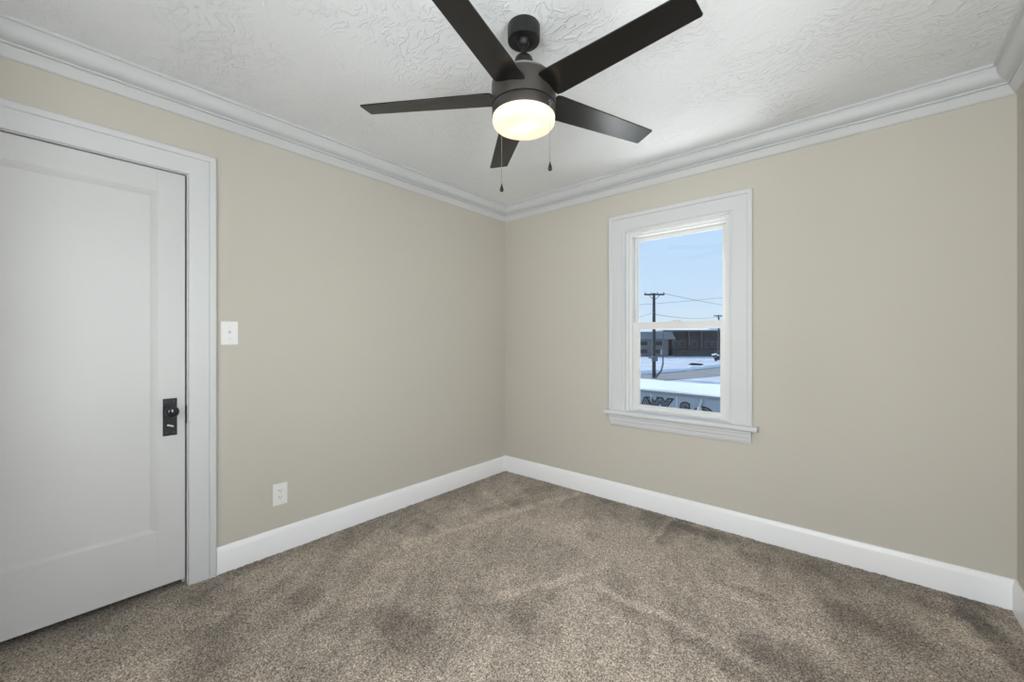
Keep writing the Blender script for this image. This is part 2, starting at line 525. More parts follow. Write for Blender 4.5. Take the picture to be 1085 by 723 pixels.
def make_floor():
    rng = np.random.default_rng(11)
    step = 0.0055
    x0, x1, y0, y1 = -0.10, W, REAR, 0.0
    nx = int((x1 - x0) / step) + 1
    ny = int((y1 - y0) / step) + 1
    X, Y = np.meshgrid(np.linspace(x0, x1, nx), np.linspace(y0, y1, ny))
    jx = X + rng.normal(0, step * 0.18, X.shape)
    jy = Y + rng.normal(0, step * 0.18, X.shape)
    jx[:, 0] = x0; jx[:, -1] = x1; jy[0] = y0; jy[-1] = y1
    tuft = smooth_noise(nx, ny, 2.1, rng) * 0.55 + smooth_noise(nx, ny, 5.0, rng) * 0.35 + rng.random(X.shape) * 0.45
    tuft -= tuft.mean()
    Z = -0.003 + 0.0060 * tuft + 0.002 * (smooth_noise(nx, ny, 40, rng) - 0.5)
    nap = np.zeros_like(X)
    # patches of laid-over pile: streaky, drawn out along the strokes of the vacuum
    def streaky(c0, c1, ang):
        ca, sa = math.cos(ang), math.sin(ang)
        u = (X * ca + Y * sa); v = (-X * sa + Y * ca)
        u = u - u.min(); v = v - v.min()
        gu, gv = int(u.max() / c0) + 3, int(v.max() / c1) + 3
        g = rng.random((gv, gu))
        a_, b_ = u / c0, v / c1
        ui, vi = a_.astype(int), b_.astype(int)
        fu, fv = a_ - ui, b_ - vi
        fu = fu * fu * (3 - 2 * fu); fv = fv * fv * (3 - 2 * fv)
        return (g[vi, ui] * (1 - fu) + g[vi, ui + 1] * fu) * (1 - fv) + (g[vi + 1, ui] * (1 - fu) + g[vi + 1, ui + 1] * fu) * fv - 0.5
    soft = 0.30 * (smooth_noise(nx, ny, 100, rng) - 0.5) + 0.34 * streaky(0.36, 0.13, R(-62)) + 0.30 * streaky(0.22, 0.07, R(-52)) + 0.22 * streaky(0.14, 0.035, R(-70)) + 0.16 * streaky(0.045, 0.03, 0.4)
    nap += 1.25 * np.tanh(soft * 6.0) * 0.26
    wx = X + 0.05 * (smooth_noise(nx, ny, 30, rng) - 0.5) + 0.03 * (smooth_noise(nx, ny, 8, rng) - 0.5)
    wy = Y + 0.05 * (smooth_noise(nx, ny, 30, rng) - 0.5) + 0.03 * (smooth_noise(nx, ny, 8, rng) - 0.5)
    for ax, ay, bx, by, w, amp in STROKES:
        dx, dy = bx - ax, by - ay
        L2 = dx * dx + dy * dy + 1e-9
        if w >= 0.09: amp *= 0.7
        t = np.clip(((wx - ax) * dx + (wy - ay) * dy) / L2, 0, 1)
        d = np.hypot(wx - ax - t * dx, wy - ay - t * dy)
        nap += amp * np.exp(-(d / w) ** 4)
    # carpet colour goes darker in the strip along the left, right and back walls
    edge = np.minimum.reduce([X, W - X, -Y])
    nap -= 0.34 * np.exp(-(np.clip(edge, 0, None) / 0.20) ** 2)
    nap += 0.20
    nap = np.clip(1.0 + NAPK * nap, 0.45, 1.55)
    n = nx * ny
    co = np.stack([jx, jy, Z], -1).reshape(-1, 3).astype(np.float32)
    idx = np.arange(n).reshape(ny, nx)
    q = np.stack([idx[:-1, :-1], idx[:-1, 1:], idx[1:, 1:], idx[1:, :-1]], -1).reshape(-1, 4)
    me = bpy.data.meshes.new('floor')
    me.vertices.add(n)
    me.vertices.foreach_set('co', co.ravel())
    me.loops.add(q.size)
    me.loops.foreach_set('vertex_index', q.ravel().astype(np.int32))
    me.polygons.add(len(q))
    me.polygons.foreach_set('loop_start', (np.arange(len(q)) * 4).astype(np.int32))
    me.update(calc_edges=True)
    at = me.color_attributes.new('nap', 'FLOAT_COLOR', 'POINT')
    rgba = np.ones((n, 4), np.float32)
    rgba[:, :3] = nap.reshape(-1, 1)
    at.data.foreach_set('color', rgba.ravel())
    me.materials.append(M['carpet'])
    me.shade_smooth()
    o = bpy.data.objects.new('floor', me)
    COL.objects.link(o)
    return struct(o)


NAPK = 0.62
make_floor()
sb = MB()
sb.box(-T, W + T, REAR - T, T, -0.20, -0.03)
struct(sb.build('floor_slab', M['gap']))


# ---- trims: a wall profile run from corner to corner, mitred
def run_trim(name, prof, p0, p1, normal, m0, m1, mat, smooth=True, angle=25):
    """prof [(d,z)], d out from the wall. m0/m1 = 1 when that end is mitred into an inner corner"""
    p0, p1, nrm = Vector(p0), Vector(p1), Vector(normal)
    u = (p1 - p0).normalized()
    l0 = [p0 + u * (d * m0) + nrm * d + Vector((0, 0, z)) for d, z in prof]
    l1 = [p1 - u * (d * m1) + nrm * d + Vector((0, 0, z)) for d, z in prof]
    mb = MB()
    mb.loft([l0, l1])
    return mb.build(name, mat, smooth=smooth, angle=angle)


BASE = [(0, -0.012), (0.0165, -0.012), (0.0165, 0.108), (0.0150, 0.113), (0.0095, 0.131), (0.0070, 0.135), (0, 0.135)]
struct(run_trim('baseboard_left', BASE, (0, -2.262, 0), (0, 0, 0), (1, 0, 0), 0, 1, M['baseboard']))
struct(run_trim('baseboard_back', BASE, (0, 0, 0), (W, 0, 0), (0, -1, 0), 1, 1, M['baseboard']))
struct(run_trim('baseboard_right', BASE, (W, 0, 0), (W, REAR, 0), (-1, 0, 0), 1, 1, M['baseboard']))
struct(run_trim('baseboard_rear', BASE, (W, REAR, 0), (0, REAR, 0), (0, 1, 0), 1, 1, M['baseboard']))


def crown_profile():
    p = [(0.0, 0.0), (0.083, 0.0), (0.083, -0.0105), (0.0815, -0.0125), (0.0725, -0.0130), (0.0715, -0.0175), (0.0725, -0.0215)]
    # big cove
    for i in range(1, 10):
        a = i / 9 * R(80)
        p.append((0.0725 - 0.0345 * (1 - math.cos(a)) / (1 - math.cos(R(80))) ** 1.0, -0.0215 - 0.050 * math.sin(a) / math.sin(R(80))))
    p += [(0.0350, -0.0730), (0.0285, -0.0745), (0.0285, -0.0785), (0.0345, -0.0795), (0.0358, -0.0820), (0.0348, -0.0850), (0.0315, -0.0865),
          (0.0235, -0.0870), (0.0235, -0.0910), (0.0285, -0.0920), (0.0290, -0.0955)]
    for i in range(1, 8):
        t = i / 7
        p.append((0.0290 - 0.0195 * (t ** 0.85), -0.0965 - 0.0300 * t))
    p += [(0.0065, -0.1290), (0.0065, -0.1310), (0.0, -0.1310)]
    return p


CR = crown_profile()
# keep the profile running downward only
cl = [CR[0]]
for q in CR[1:]:
    cl.append((q[0], min(q[1], cl[-1][1])))
CR = cl
for i, (a, b, n) in enumerate((((0, REAR), (0, 0), (1, 0, 0)), ((0, 0), (W, 0), (0, -1, 0)), ((W, 0), (W, REAR), (-1, 0, 0)), ((W, REAR), (0, REAR), (0, 1, 0)))):
    struct(run_trim('trim_%d' % (i + 1), CR, (a[0], a[1], H), (b[0], b[1], H), n, 1, 1, M['trim'], angle=18))


# ------------------------------------------------------------------ casings
def casing_frame(mb, prof, x0, x1, z0, z1):
    """three-sided casing (legs + head) in local x/z, front towards -y.
    prof [(u, d)]: u outward from the opening's edge, d out of the wall; z0 = foot of both legs"""
    loops = []
    for k in range(4):
        lp = []
        for u, d in prof:
            if k == 0: p = (x0 - u, -d, z0)
            elif k == 1: p = (x0 - u, -d, z1 + u)
            elif k == 2: p = (x1 + u, -d, z1 + u)
            else: p = (x1 + u, -d, z0)
            lp.append(p)
        loops.append(lp)
    mb.loft(loops)


def make_window(idx, loc, rz):
    """double-hung window; local x along the wall, +y outdoors, origin on the wall face below its centre"""
    o = struct(empty('window_%d' % idx, loc, rz))
    hx = 0.3515
    # jambs and head lining the opening (painted wood)
    j = MB()
    jt = 0.0098
    j.box(-hx - jt, -hx, -0.002, 0.125, 0.66, 2.024)
    j.box(hx, hx + jt, -0.002, 0.125, 0.66, 2.024)
    j.box(-hx, hx, -0.002, 0.125, 2.0145, 2.024)
    j.build('window_jamb', M['trim'], o)
    # casing with back band and inner bead
    c = MB()
    prof = [(0, 0), (0, 0.012), (0.003, 0.0155), (0.010, 0.0155), (0.012, 0.013), (0.016, 0.013), (0.018, 0.017),
            (0.098, 0.019), (0.100, 0.019), (0.101, 0.024), (0.105, 0.027), (0.124, 0.027), (0.128, 0.024), (0.128, 0)]
    casing_frame(c, prof, -hx + 0.0, hx, 0.688, 2.0145)
    c.build('window_casing', M['trim'], o, smooth=True, angle=20)
    # stool with rounded nose
    s = MB()
    nose = [(0.036, 0.655), (0.036, 0.688), (-0.053, 0.688), (-0.058, 0.686), (-0.0625, 0.681), (-0.064, 0.6715), (-0.0625, 0.662), (-0.058, 0.657), (-0.053, 0.655)]
    s.loft([[(-hx - 0.148, min(y, -0.0005), z) for y, z in nose], [(-hx, min(y, -0.0005), z) for y, z in nose]])
    s.loft([[(hx, min(y, -0.0005), z) for y, z in nose], [(hx + 0.160, min(y, -0.0005), z) for y, z in nose]])
    s.loft([[(-hx, y, z) for y, z in nose], [(hx, y, z) for y, z in nose]])
    s.build('window_sill', M['trim'], o, smooth=True, angle=30)
    # apron: moulded, its ends cut back
    a = MB()
    ap = [(-0.0005, 0.6548), (-0.036, 0.6548), (-0.036, 0.640), (-0.033, 0.634), (-0.029, 0.632), (-0.029, 0.620), (-0.027, 0.612), (-0.022, 0.606), (-0.022, 0.602),
          (-0.020, 0.588), (-0.015, 0.574), (-0.011, 0.569), (-0.0005, 0.569)]
    a.loft([[(-hx - 0.128 + (0.655 - z) * 0.16, y, z) for y, z in ap], [(hx + 0.124 - (0.655 - z) * 0.05, y, z) for y, z in ap]])
    a.build('window_apron', M['trim'], o, smooth=True, angle=20)
    # vinyl frame: stops and tracks
    f = MB()
    xl, xr = -hx, hx
    for (x0, x1) in ((xl, xl + 0.018), (xr - 0.015, xr)):
        f.box(x0 - (0.005 if x0 < 0 else 0), x1 + (0.005 if x0 > 0 else 0), 0.004, 0.122, 0.685, 2.0195, 0.0015)
    f.box(xl - 0.005, xr + 0.005, 0.0042, 0.1218, 1.994, 2.0193, 0.0015)
    for (x0, x1) in ((xl + 0.002, xl + 0.036), (xr - 0.030, xr - 0.002)):
        f.box(x0, x1, 0.028, 0.1215, 0.688, 2.004, 0.0015)
    f.box(xl + 0.004, xr - 0.004, 0.0282, 0.1212, 1.979, 2.006, 0.0015)
    f.box(xl, xr, 0.0365, 0.122, 0.668, 0.694, 0.002)
    f.build('window_frame', M['vinyl'], o)

    def sash(name, x0, x1, z0, z1, y0, y1, gx0, gx1, gz0, gz1):
        b = MB()
        b.box(x0, gx0, y0, y1, z0, z1, 0.002)
        b.box(gx1, x1, y0, y1, z0, z1, 0.002)
        b.box(gx0, gx1, y0, y1, z0, gz0, 0.002)
        b.box(gx0, gx1, y0, y1, gz1, z1, 0.002)
        so = b.build(name, M['vinyl'], o)
        # glazing bead
        g = MB()
        yg = (y0 + y1) / 2 + 0.004
        bw = 0.007
        for (a0, a1, c0, c1) in ((gx0, gx0 + bw, gz0, gz1), (gx1 - bw, gx1, gz0, gz1), (gx0 + bw, gx1 - bw, gz0, gz0 + bw), (gx0 + bw, gx1 - bw, gz1 - bw, gz1)):
            g.box(a0, a1, y0 + 0.006, yg - 0.0025, c0, c1, 0.002)
        g.build('glazing_bead', M['vinyl'], so)
        p = MB()
        p.box(gx0, gx1, yg - 0.002, yg + 0.002, gz0, gz1)
        p.build('pane', M['pane'], so)
        return so
    X = lambda x: x - 1.5515
    sash('upper_sash', X(1.237), X(1.872), 1.300, 1.978, 0.0755, 0.1045, X(1.256), X(1.847), 1.336, 1.956)
    lo = sash('lower_sash', X(1.237), X(1.872), 0.695, 1.343, 0.0355, 0.0645, X(1.284), X(1.843), 0.731, 1.299)
    # sash lock on the meeting rail
    k = MB()
    k.box(-0.030, 0.030, 0.040, 0.060, 1.343, 1.349, 0.002)
    k.lathe([(0.011, 0), (0.011, 0.007), (0.008, 0.010), (0, 0.010)], (0, 0.050, 1.349), 24)
    k.box(-0.004, 0.032, 0.044, 0.052, 1.351, 1.357, 0.002)
    k.build('sash_lock', M['vinyl'], lo)
    # lift rail on the bottom of the sash
    k = MB()
    k.box(-0.29, 0.29, 0.026, 0.0355, 0.700, 0.706, 0.002)
    k.build('lift_rail', M['vinyl'], lo)
    return o


make_window(1, (1.5515, 0, 0), 0)
make_window(2, (W, ADDED_WIN2_Y, 0), R(-90))  # unseen window added in the right wall to let fill in
make_window(3, (ADDED_WIN3_X, REAR, 0), R(180))  # unseen rear window, added as an opening for the fill light
make_window(4, (ADDED_WIN4_X, REAR, 0), R(180))  # second unseen rear window, added to brighten the room


# ------------------------------------------------------------------ door
def make_door():
    o = struct(empty('door_1', (0, -2.76, 0)))
    o.rotation_euler = (0, 0, R(90))
    # local: x = world y + 2.76 ; y = -world x  (+y goes into the wall)
    ox = 2.76
    L = lambda wy: wy + ox
    e0, e1 = L(-3.136), L(-2.382)     # clear opening
    j = MB()
    j.box(e0 - 0.013, e0, -0.001, 0.129, -0.012, 2.0435)
    j.box(e1, e1 + 0.013, -0.001, 0.129, -0.012, 2.0435)
    j.box(e0, e1, -0.001, 0.129, 2.032, 2.0435)
    # stop the slab closes against
    j.box(e0, e0 + 0.011, 0.046, 0.080, -0.012, 2.032, 0.001)
    j.box(e1 - 0.011, e1, 0.046, 0.080, -0.012, 2.032, 0.001)
    j.box(e0, e1, 0.046, 0.080, 2.021, 2.032, 0.001)
    j.build('door_jamb', M['trim'], o)
    c = MB()
    prof = [(0, 0), (0, 0.012), (0.002, 0.015), (0.080, 0.0165), (0.0825, 0.0165), (0.0835, 0.021), (0.087, 0.0245), (0.110, 0.0245), (0.1135, 0.021), (0.1135, 0)]
    casing_frame(c, prof, e0 - 0.003, e1 + 0.004, -0.012, 2.035)
    c.build('door_casing', M['trim'], o, smooth=True, angle=20)
    # slab: stiles, rails, recessed panel with a bevelled sticking
    s0, s1, z0, z1 = e0 + 0.004, e1 - 0.0065, 0.032, 2.0265
    px0, px1, pz0, pz1 = L(-3.030), L(-2.494), 0.300, 1.922
    f, b = 0.004, 0.040
    slab = MB()
    slab.box(s0, px0, f, b, z0, z1, 0.0009, 1)
    slab.box(px1, s1, f, b, z0, z1, 0.0009, 1)
    slab.box(px0, px1, f, b, z0, pz0, 0.0009, 1)
    slab.box(px0, px1, f, b, pz1, z1, 0.0009, 1)
    so = slab.build('door_slab', M['door'], o)
    p = MB()
    p.box(px0 - 0.001, px1 + 0.001, f + 0.0175, f + 0.024, pz0 - 0.001, pz1 + 0.001)
    p.build('door_panel', M['door'], so)
    st = MB()
    w, d0, d1 = 0.024, f + 0.001, f + 0.0175
    q = [(0, d1), (0, d0), (0.002, d0 + 0.001), (w - 0.002, d1 - 0.002), (w, d1 - 0.0005), (w, d1)]
    loops = []
    for k in range(4):
        lp = []
        for u, y in q:
            if k == 3: u_z = pz0 + min(u, 0.008)
            lp.append({0: (px0 + u, y, pz0 + u * 0.4), 1: (px0 + u, y, pz1 - u), 2: (px1 - u, y, pz1 - u), 3: (px1 - u, y, pz0 + u * 0.4)}[k])
        loops.append(lp)
    st.loft(loops, ring=True)
    st.build('panel_moulding', M['door'], so, smooth=True, angle=20)
    # lock plate, knob, keyhole cover, screws
    yk = f
    x0, x1 = L(-2.474), L(-2.420)
    pl = MB()
    pl.box(x0, x1, yk - 0.0035, yk, 0.749, 0.929, 0.0012)
    pl.box(x0 + 0.005, x1 - 0.005, yk - 0.0048, yk - 0.003, 0.754, 0.924, 0.0008)
    po = pl.build('lock_plate', M['iron'], o)
    po['label'] = 'black iron lock plate'
    my = lambda x, z, y: Matrix.Translation((x, y, z)) @ Matrix.Rotation(R(90), 4, 'X')
    kx, kz = L(-2.447), 0.869
    kb = MB()
    kb.lathe([(0.0, 0), (0.0165, 0), (0.0165, 0.003), (0.013, 0.006), (0.0095, 0.010), (0.0085, 0.022), (0.0105, 0.027), (0.019, 0.031), (0.0255, 0.037), (0.0280, 0.045), (0.0265, 0.053), (0.021, 0.059), (0.012, 0.0625), (0, 0.0635)], (0, 0, 0), 40, cap=False, mat=my(kx, kz, yk - 0.004))
    kb.build('door_knob', M['knob'], po, smooth=True, angle=50)
    kh = MB()
    kh.lathe([(0.0, 0), (0.009, 0), (0.009, 0.0015), (0.007, 0.0025), (0, 0.0025)], seg=28, mat=my(kx, 0.797, yk - 0.0045))
    kh.build('keyhole_rosette', M['iron'], po, smooth=True)
    kc = MB()
    kc.box(-0.014, 0.012, -0.003, 0.003, -0.004, 0.004, 0.0015, mat=Matrix.Translation((kx + 0.001, yk - 0.009, 0.797)) @ Matrix.Rotation(R(22), 4, 'Y'))
    ko = kc.build('keyhole_cover', M['steel'], po)
    ko['label'] = 'bright steel turn piece'
    for sx in (x0 + 0.012, x1 - 0.012):
        for sz in (0.763, 0.915):
            sc = MB()
            sc.lathe([(0, 0), (0.0038, 0), (0.0034, 0.0012), (0.0, 0.0016)], seg=16, cap=False, mat=my(sx, sz, yk - 0.0046))
            sc.build('screw', M['slot'], po, smooth=True)
    sk = MB()
    sk.box(e1 - 0.0045, e1 - 0.0003, -0.004, 0.010, 0.800, 0.888, 0.001)
    ss = sk.build('strike_plate', M['iron'], o)
    ss['label'] = 'black metal strike plate'
    return o


make_door()


# ------------------------------------------------------------------ switch and outlet on the left wall
def plate_local(cy, cz):
    # local x along world y, local y = -world x
    return Matrix.Rotation(R(90), 4, 'Z')


def wall_plate(mb, w, h):
    mb.box(-w / 2, w / 2, -0.0065, -0.0004, -h / 2, h / 2, 0.0022, 3)


sw = empty('light_switch', (0, -2.203, 1.249), R(90))
tag(sw, 'white single toggle light switch on the beige wall beside the door casing', 'light switch')
a = MB(); wall_plate(a, 0.078, 0.124); a.build('wall_plate', M['plastic'], sw)
a = MB(); a.box(-0.006, 0.006, -0.0075, -0.004, -0.013, 0.013, 0.0008); a.build('toggle_slot', M['plastic'], sw)
a = MB(); a.box(-0.0042, 0.0042, -0.017, 0.0, -0.004, 0.006, 0.0015, mat=Matrix.Translation((0, -0.005, 0.002)) @ Matrix.Rotation(R(-28), 4, 'X'))
a.build('toggle', M['plastic'], sw)
for z in (-0.031, 0.031):
    a = MB(); a.lathe([(0, 0), (0.0032, 0), (0.0028, 0.001), (0, 0.0014)], seg=16, cap=False, mat=Matrix.Translation((0, -0.0064, z)) @ Matrix.Rotation(R(90), 4, 'X'))
    a.build('screw', M['steel'], sw, smooth=True)

ot = empty('wall_outlet', (0, -1.955, 0.3285), R(90))
tag(ot, 'white double electrical outlet low on the beige wall above the baseboard', 'outlet')
a = MB(); wall_plate(a, 0.078, 0.122); a.build('wall_plate', M['plastic'], ot)
for z in (-0.0195, 0.0195):
    a = MB()
    pts = []
    for k in range(32):
        t = 2 * math.pi * k / 32
        pts.append((0.0165 * math.cos(t), max(-0.0135, min(0.0135, 0.0165 * math.sin(t)))))
    a.prism([(p[0], p[1] + z) for p in pts], -0.0078, -0.004, axis='y')
    r_ = a.build('receptacle', M['plastic'], ot)
    a = MB()
    a.box(-0.0078, -0.0050, -0.0084, -0.0070, z - 0.0015, z + 0.0075)
    a.box(0.0050, 0.0072, -0.0084, -0.0070, z - 0.0005, z + 0.0065)
    a.lathe([(0, 0), (0.0024, 0), (0.0024, 0.0008), (0, 0.0008)], seg=14, cap=False, mat=Matrix.Translation((0, -0.0076, z - 0.0070)) @ Matrix.Rotation(R(90), 4, 'X'))
    s_ = a.build('socket_slots', M['slot'], r_)
    s_['label'] = 'dark socket slots'
a = MB(); a.lathe([(0, 0), (0.003, 0), (0.0026, 0.001), (0, 0.0014)], seg=16, cap=False, mat=Matrix.Translation((0, -0.0064, 0)) @ Matrix.Rotation(R(90), 4, 'X'))
a.build('screw', M['steel'], ot, smooth=True)


# ------------------------------------------------------------------ ceiling fan
def make_fan():
    fx, fy = 1.532, -1.617
    fan = empty('ceiling_fan', (fx, fy, H))
    tag(fan, 'dark five-blade ceiling fan with a glowing white drum light, hanging from the textured ceiling', 'ceiling fan')
    z = lambda v: v - H
    a = MB()
    a.lathe([(0.0, 0.0), (0.062, 0.0), (0.0635, -0.003), (0.0635, -0.055), (0.062, -0.0595), (0.058, -0.061), (0.030, -0.0585), (0.024, -0.056), (0.0, -0.056)], seg=64, cap=False)
    a.build('canopy', M['bronze'], fan, smooth=True)
    a = MB()
    a.lathe([(0.0, 0.0), (0.0265, 0.0), (0.025, -0.010), (0.019, -0.019), (0.0135, -0.023), (0.0, -0.023)], (0, 0, -0.056), seg=40, cap=False)
    a.build('hanger_ball', M['bronze'], fan, smooth=True)
    a = MB(); a.lathe([(0.0115, -0.060), (0.0115, z(2.322))], seg=32)
    a.build('downrod', M['bronze'], fan, smooth=True)
    a = MB()
    a.lathe([(0, z(2.333)), (0.016, z(2.333)), (0.026, z(2.330)), (0.0335, z(2.322)), (0.038, z(2.308)), (0.0395, z(2.292)), (0.0395, z(2.264)), (0, z(2.264))], seg=48, cap=False)
    a.build('rod_collar', M['bronze'], fan, smooth=True)
    a = MB()
    a.lathe([(0, z(2.272)), (0.045, z(2.270)), (0.078, z(2.262)), (0.099, z(2.250)), (0.101, z(2.246)), (0.101, z(2.241)), (0, z(2.241))], seg=64, cap=False)
    a.build('top_plate', M['plate'], fan, smooth=True)
    a = MB()
    a.lathe([(0, z(2.243)), (0.094, z(2.243)), (0.094, z(2.236)), (0.112, z(2.234)), (0.1205, z(2.229)), (0.1255, z(2.220)), (0.1265, z(2.210)), (0.1265, z(2.134)), (0.1255, z(2.131)), (0.119, z(2.130)), (0, z(2.130))], seg=96, cap=False)
    a.build('motor_housing', M['housing'], fan, smooth=True)
    a = MB()
    a.lathe([(0, z(2.1295)), (0.116, z(2.1295)), (0.116, z(2.1265)), (0.1235, z(2.1255)), (0.1245, z(2.123)), (0.1245, z(2.091)), (0.1235, z(2.089)), (0.117, z(2.089)), (0.117, z(2.116)), (0, z(2.116))], seg=96, cap=False)
    a.build('light_ring', M['housing'], fan, smooth=True)
    a = MB()
    pr = [(0.1155, z(2.098)), (0.1215, z(2.089)), (0.1225, z(2.082)), (0.1220, z(2.072)), (0.1190, z(2.062)), (0.1125, z(2.0545)), (0.102, z(2.0505)), (0.085, z(2.0490)), (0.05, z(2.0480)), (0, z(2.0475))]
    a.lathe(pr, seg=96, cap=False)
    g = a.build('glass_shade', M['opal'], fan, smooth=True, angle=60)
    g['label'] = 'glowing frosted white glass drum'
    for sx in (-0.035, 0.035):
        b = lamp('fan_bulb', 'POINT', (fx + sx, fy, 2.092), 0.16, (1.0, 0.73, 0.48), shadow_soft_size=0.016)
        b.parent = fan
        b.location = (sx, 0, z(2.092))
    # blades
    zb = 2.1695
    pitch = math.asin(0.1815)
    for k in range(5):
        ang = R(-2.8 + 72 * k)
        bl = MB()
        r0, r1 = 0.122, 0.660
        poly = [(r0 + 0.002, -0.060), (r0 + 0.020, -0.0640), (0.40, -0.0560), (r1 - 0.006, -0.0490), (r1 - 0.001, -0.0455), (r1 + 0.002, 0.0440), (r1 - 0.003, 0.0485), (0.40, 0.0560), (r0 + 0.020, 0.0640), (r0 + 0.002, 0.060), (r0, 0.056), (r0, -0.056)]
        bl.prism(poly, -0.003, 0.003, bev=0.0012)
        bo = bl.build('blade', M['blade'], fan)
        # tilt about the blade's own axis, then turn round the hub
        bo.matrix_local = Matrix.Rotation(ang, 4, 'Z') @ Matrix.Translation((0, 0, z(zb))) @ Matrix.Rotation(-pitch, 4, 'X')
        ir = MB()
        ir.prism([(0.085, -0.030), (0.128, -0.036), (0.165, -0.040), (0.188, -0.026), (0.196, 0.0), (0.188, 0.026), (0.165, 0.040), (0.128, 0.036), (0.085, 0.030)], 0.0032, 0.0075, bev=0.001)
        for sy in (-0.024, 0.024):
            ir.lathe([(0, 0), (0.004, 0), (0.004, 0.0015), (0, 0.0025)], (0.165, sy, 0.0075), 12, cap=False)
        ir.build('blade_bracket', M['bronze'], bo)
    # pull chains: beads on a cord, with a drop-shaped pull
    cx, sx_ = math.cos(R(40.7)), math.sin(R(40.7))
    def chain(lat, dep, ztop, zbot, length):
        x = lat * cx - dep * sx_
        y = lat * sx_ + dep * cx
        rr = math.hypot(x, y)
        ux, uy = x / rr, y / rr
        c = MB()
        c.tube([(ux * 0.118, uy * 0.118, z(ztop)), (ux * (rr - 0.004), uy * (rr - 0.004), z(ztop)), (x, y, z(ztop - 0.004)), (x, y, z(ztop - 0.012))], 0.0022, 8)
        c.tube([(x, y, z(ztop - 0.010)), (x, y, z(zbot + length))], 0.0008, 8)
        zz = ztop - 0.014
        while zz > zbot + length + 0.002:
            c.lathe([(0, 0.0015), (0.0011, 0.0008), (0.0015, 0), (0.0011, -0.0008), (0, -0.0015)], (x, y, z(zz)), 8, cap=False)
            zz -= 0.0042
        co = c.build('pull_chain', M['chain'], fan, smooth=True)
        p = MB()
        s = length
        p.lathe([(0, s), (0.0022, s), (0.0026, s * 0.86), (0.0040, s * 0.70), (0.0066, s * 0.46), (0.0080, s * 0.28), (0.0074, s * 0.12), (0.0045, s * 0.02), (0, 0)], (x, y, z(zbot)), 24, cap=False)
        p.build('chain_pull', M['bronze'], co, smooth=True, angle=60)
    chain(0.0955, -0.091, 2.106, 1.842, 0.034)
    chain(-0.0895, 0.098, 2.106, 1.832, 0.033)
    return fan


make_fan()


# ------------------------------------------------------------------ outdoors, seen through the window (ground is 3.2 m below this floor)
G = -3.2
gb = MB()
gb.box(-170, 90, 6.0, 260, G - 0.3, G)
struct(gb.build('snow_ground', M['snow']))

# road with its ploughed bank
rd = MB()
rd.prism([(-30.0, 33.0), (-14.3, 41.4), (-6.0, 70.0), (-6.0, 140.0), (-9.0, 140.0), (-15.9, 70.8), (-19.4, 48.0), (-30.0, 42.0)], G, G + 0.03)
struct(rd.build('road', M['road']))
sbk = MB()
random.seed(8)
pts, rad = [], []
path = [(-34, 39.5), (-23.0, 45.5), (-19.4, 49.4), (-17.6, 58.5), (-16.1, 70.5), (-12, 106), (-9.5, 135)]
for (ax, ay), (bx, by) in zip(path, path[1:]):
    n = max(3, int(math.hypot(bx - ax, by - ay) / 1.5))
    for i in range(n):
        t = i / n
        pts.append((ax + (bx - ax) * t + random.uniform(-.15, .15), ay + (by - ay) * t, G + 0.02))
        rad.append(0.42 + random.uniform(-0.12, 0.14))
sbk.tube(pts, rad, 12)
bk = sbk.build('snow_bank', M['roofsnow'], smooth=True, angle=80)
tag(bk, 'long low bank of ploughed snow along the far edge of the road', 'snow bank')

# the low building next door: snow on its flat roof, lettering on the blue grey wall
nbx, nby, yaw = -2.632, 9.176, R(-6.83)
nb = empty('low_building', (nbx, nby, G), yaw)
tag(nb, 'low blue-grey building with a snow-covered flat roof and black painted letters, just outside the window', 'building')
ztop = -0.20 - G
a = MB(); a.box(-6.0, 8.0, 0.0, 2.45, 0, ztop - 0.16); a.build('wall', M['siding'], nb)
a = MB(); a.box(-6.1, 8.1, -0.07, 2.5, ztop - 0.16, ztop - 0.075, 0.01); a.build('roof_edge', M['fascia'], nb)
a = MB()
nxx, nyy = 70, 14
vs = [[None] * (nyy + 1) for _ in range(nxx + 1)]
for i in range(nxx + 1):
    for k in range(nyy + 1):
        x = -6.12 + 14.24 * i / nxx; y = -0.09 + 2.62 * k / nyy
        h = 0.0 + 0.012 * math.sin(x * 2.1 + y * 1.7) + random.uniform(-0.006, 0.006)
        edge = min(k, nyy - k, i, nxx - i)
        if edge == 0: h -= 0.03
        vs[i][k] = a.bm.verts.new((x, y, ztop + h))
lowv = {}
for i in range(nxx):
    for k in range(nyy):
        a.bm.faces.new((vs[i][k], vs[i + 1][k], vs[i + 1][k + 1], vs[i][k + 1]))
rim = [vs[i][0] for i in range(nxx + 1)] + [vs[nxx][k] for k in range(1, nyy + 1)] + [vs[i][nyy] for i in range(nxx - 1, -1, -1)] + [vs[0][k] for k in range(nyy - 1, 0, -1)]
lo = [a.bm.verts.new((v.co.x, v.co.y, ztop - 0.075)) for v in rim]
for i in range(len(rim)):
    j = (i + 1) % len(rim)
    a.bm.faces.new((rim[j], rim[i], lo[i], lo[j]))
a.bm.faces.new(lo)
bmesh.ops.recalc_face_normals(a.bm, faces=a.bm.faces)
a.build('roof_snow', M['roofsnow'], nb, smooth=True, angle=50)['label'] = 'bright snow on the flat roof'
for s in (-1.7, 1.13, 4.1):
    a = MB(); a.box(s - 0.02, s + 0.02, -0.012, 0.0, 0, ztop - 0.17, 0.003); a.build('panel_joint', M['palegrey'], nb)
a = MB(); a.box(0.32, 0.36, -0.014, 0.0, ztop - 0.42, ztop - 0.18, 0.003); a.build('panel_joint', M['palegrey'], nb)
a = MB()
a.tube([(1.84, -0.02, ztop - 0.17), (1.84, -0.05, ztop - 0.22), (1.80, -0.05, ztop - 0.34), (1.79, -0.05, ztop - 0.46)], 0.035, 14)
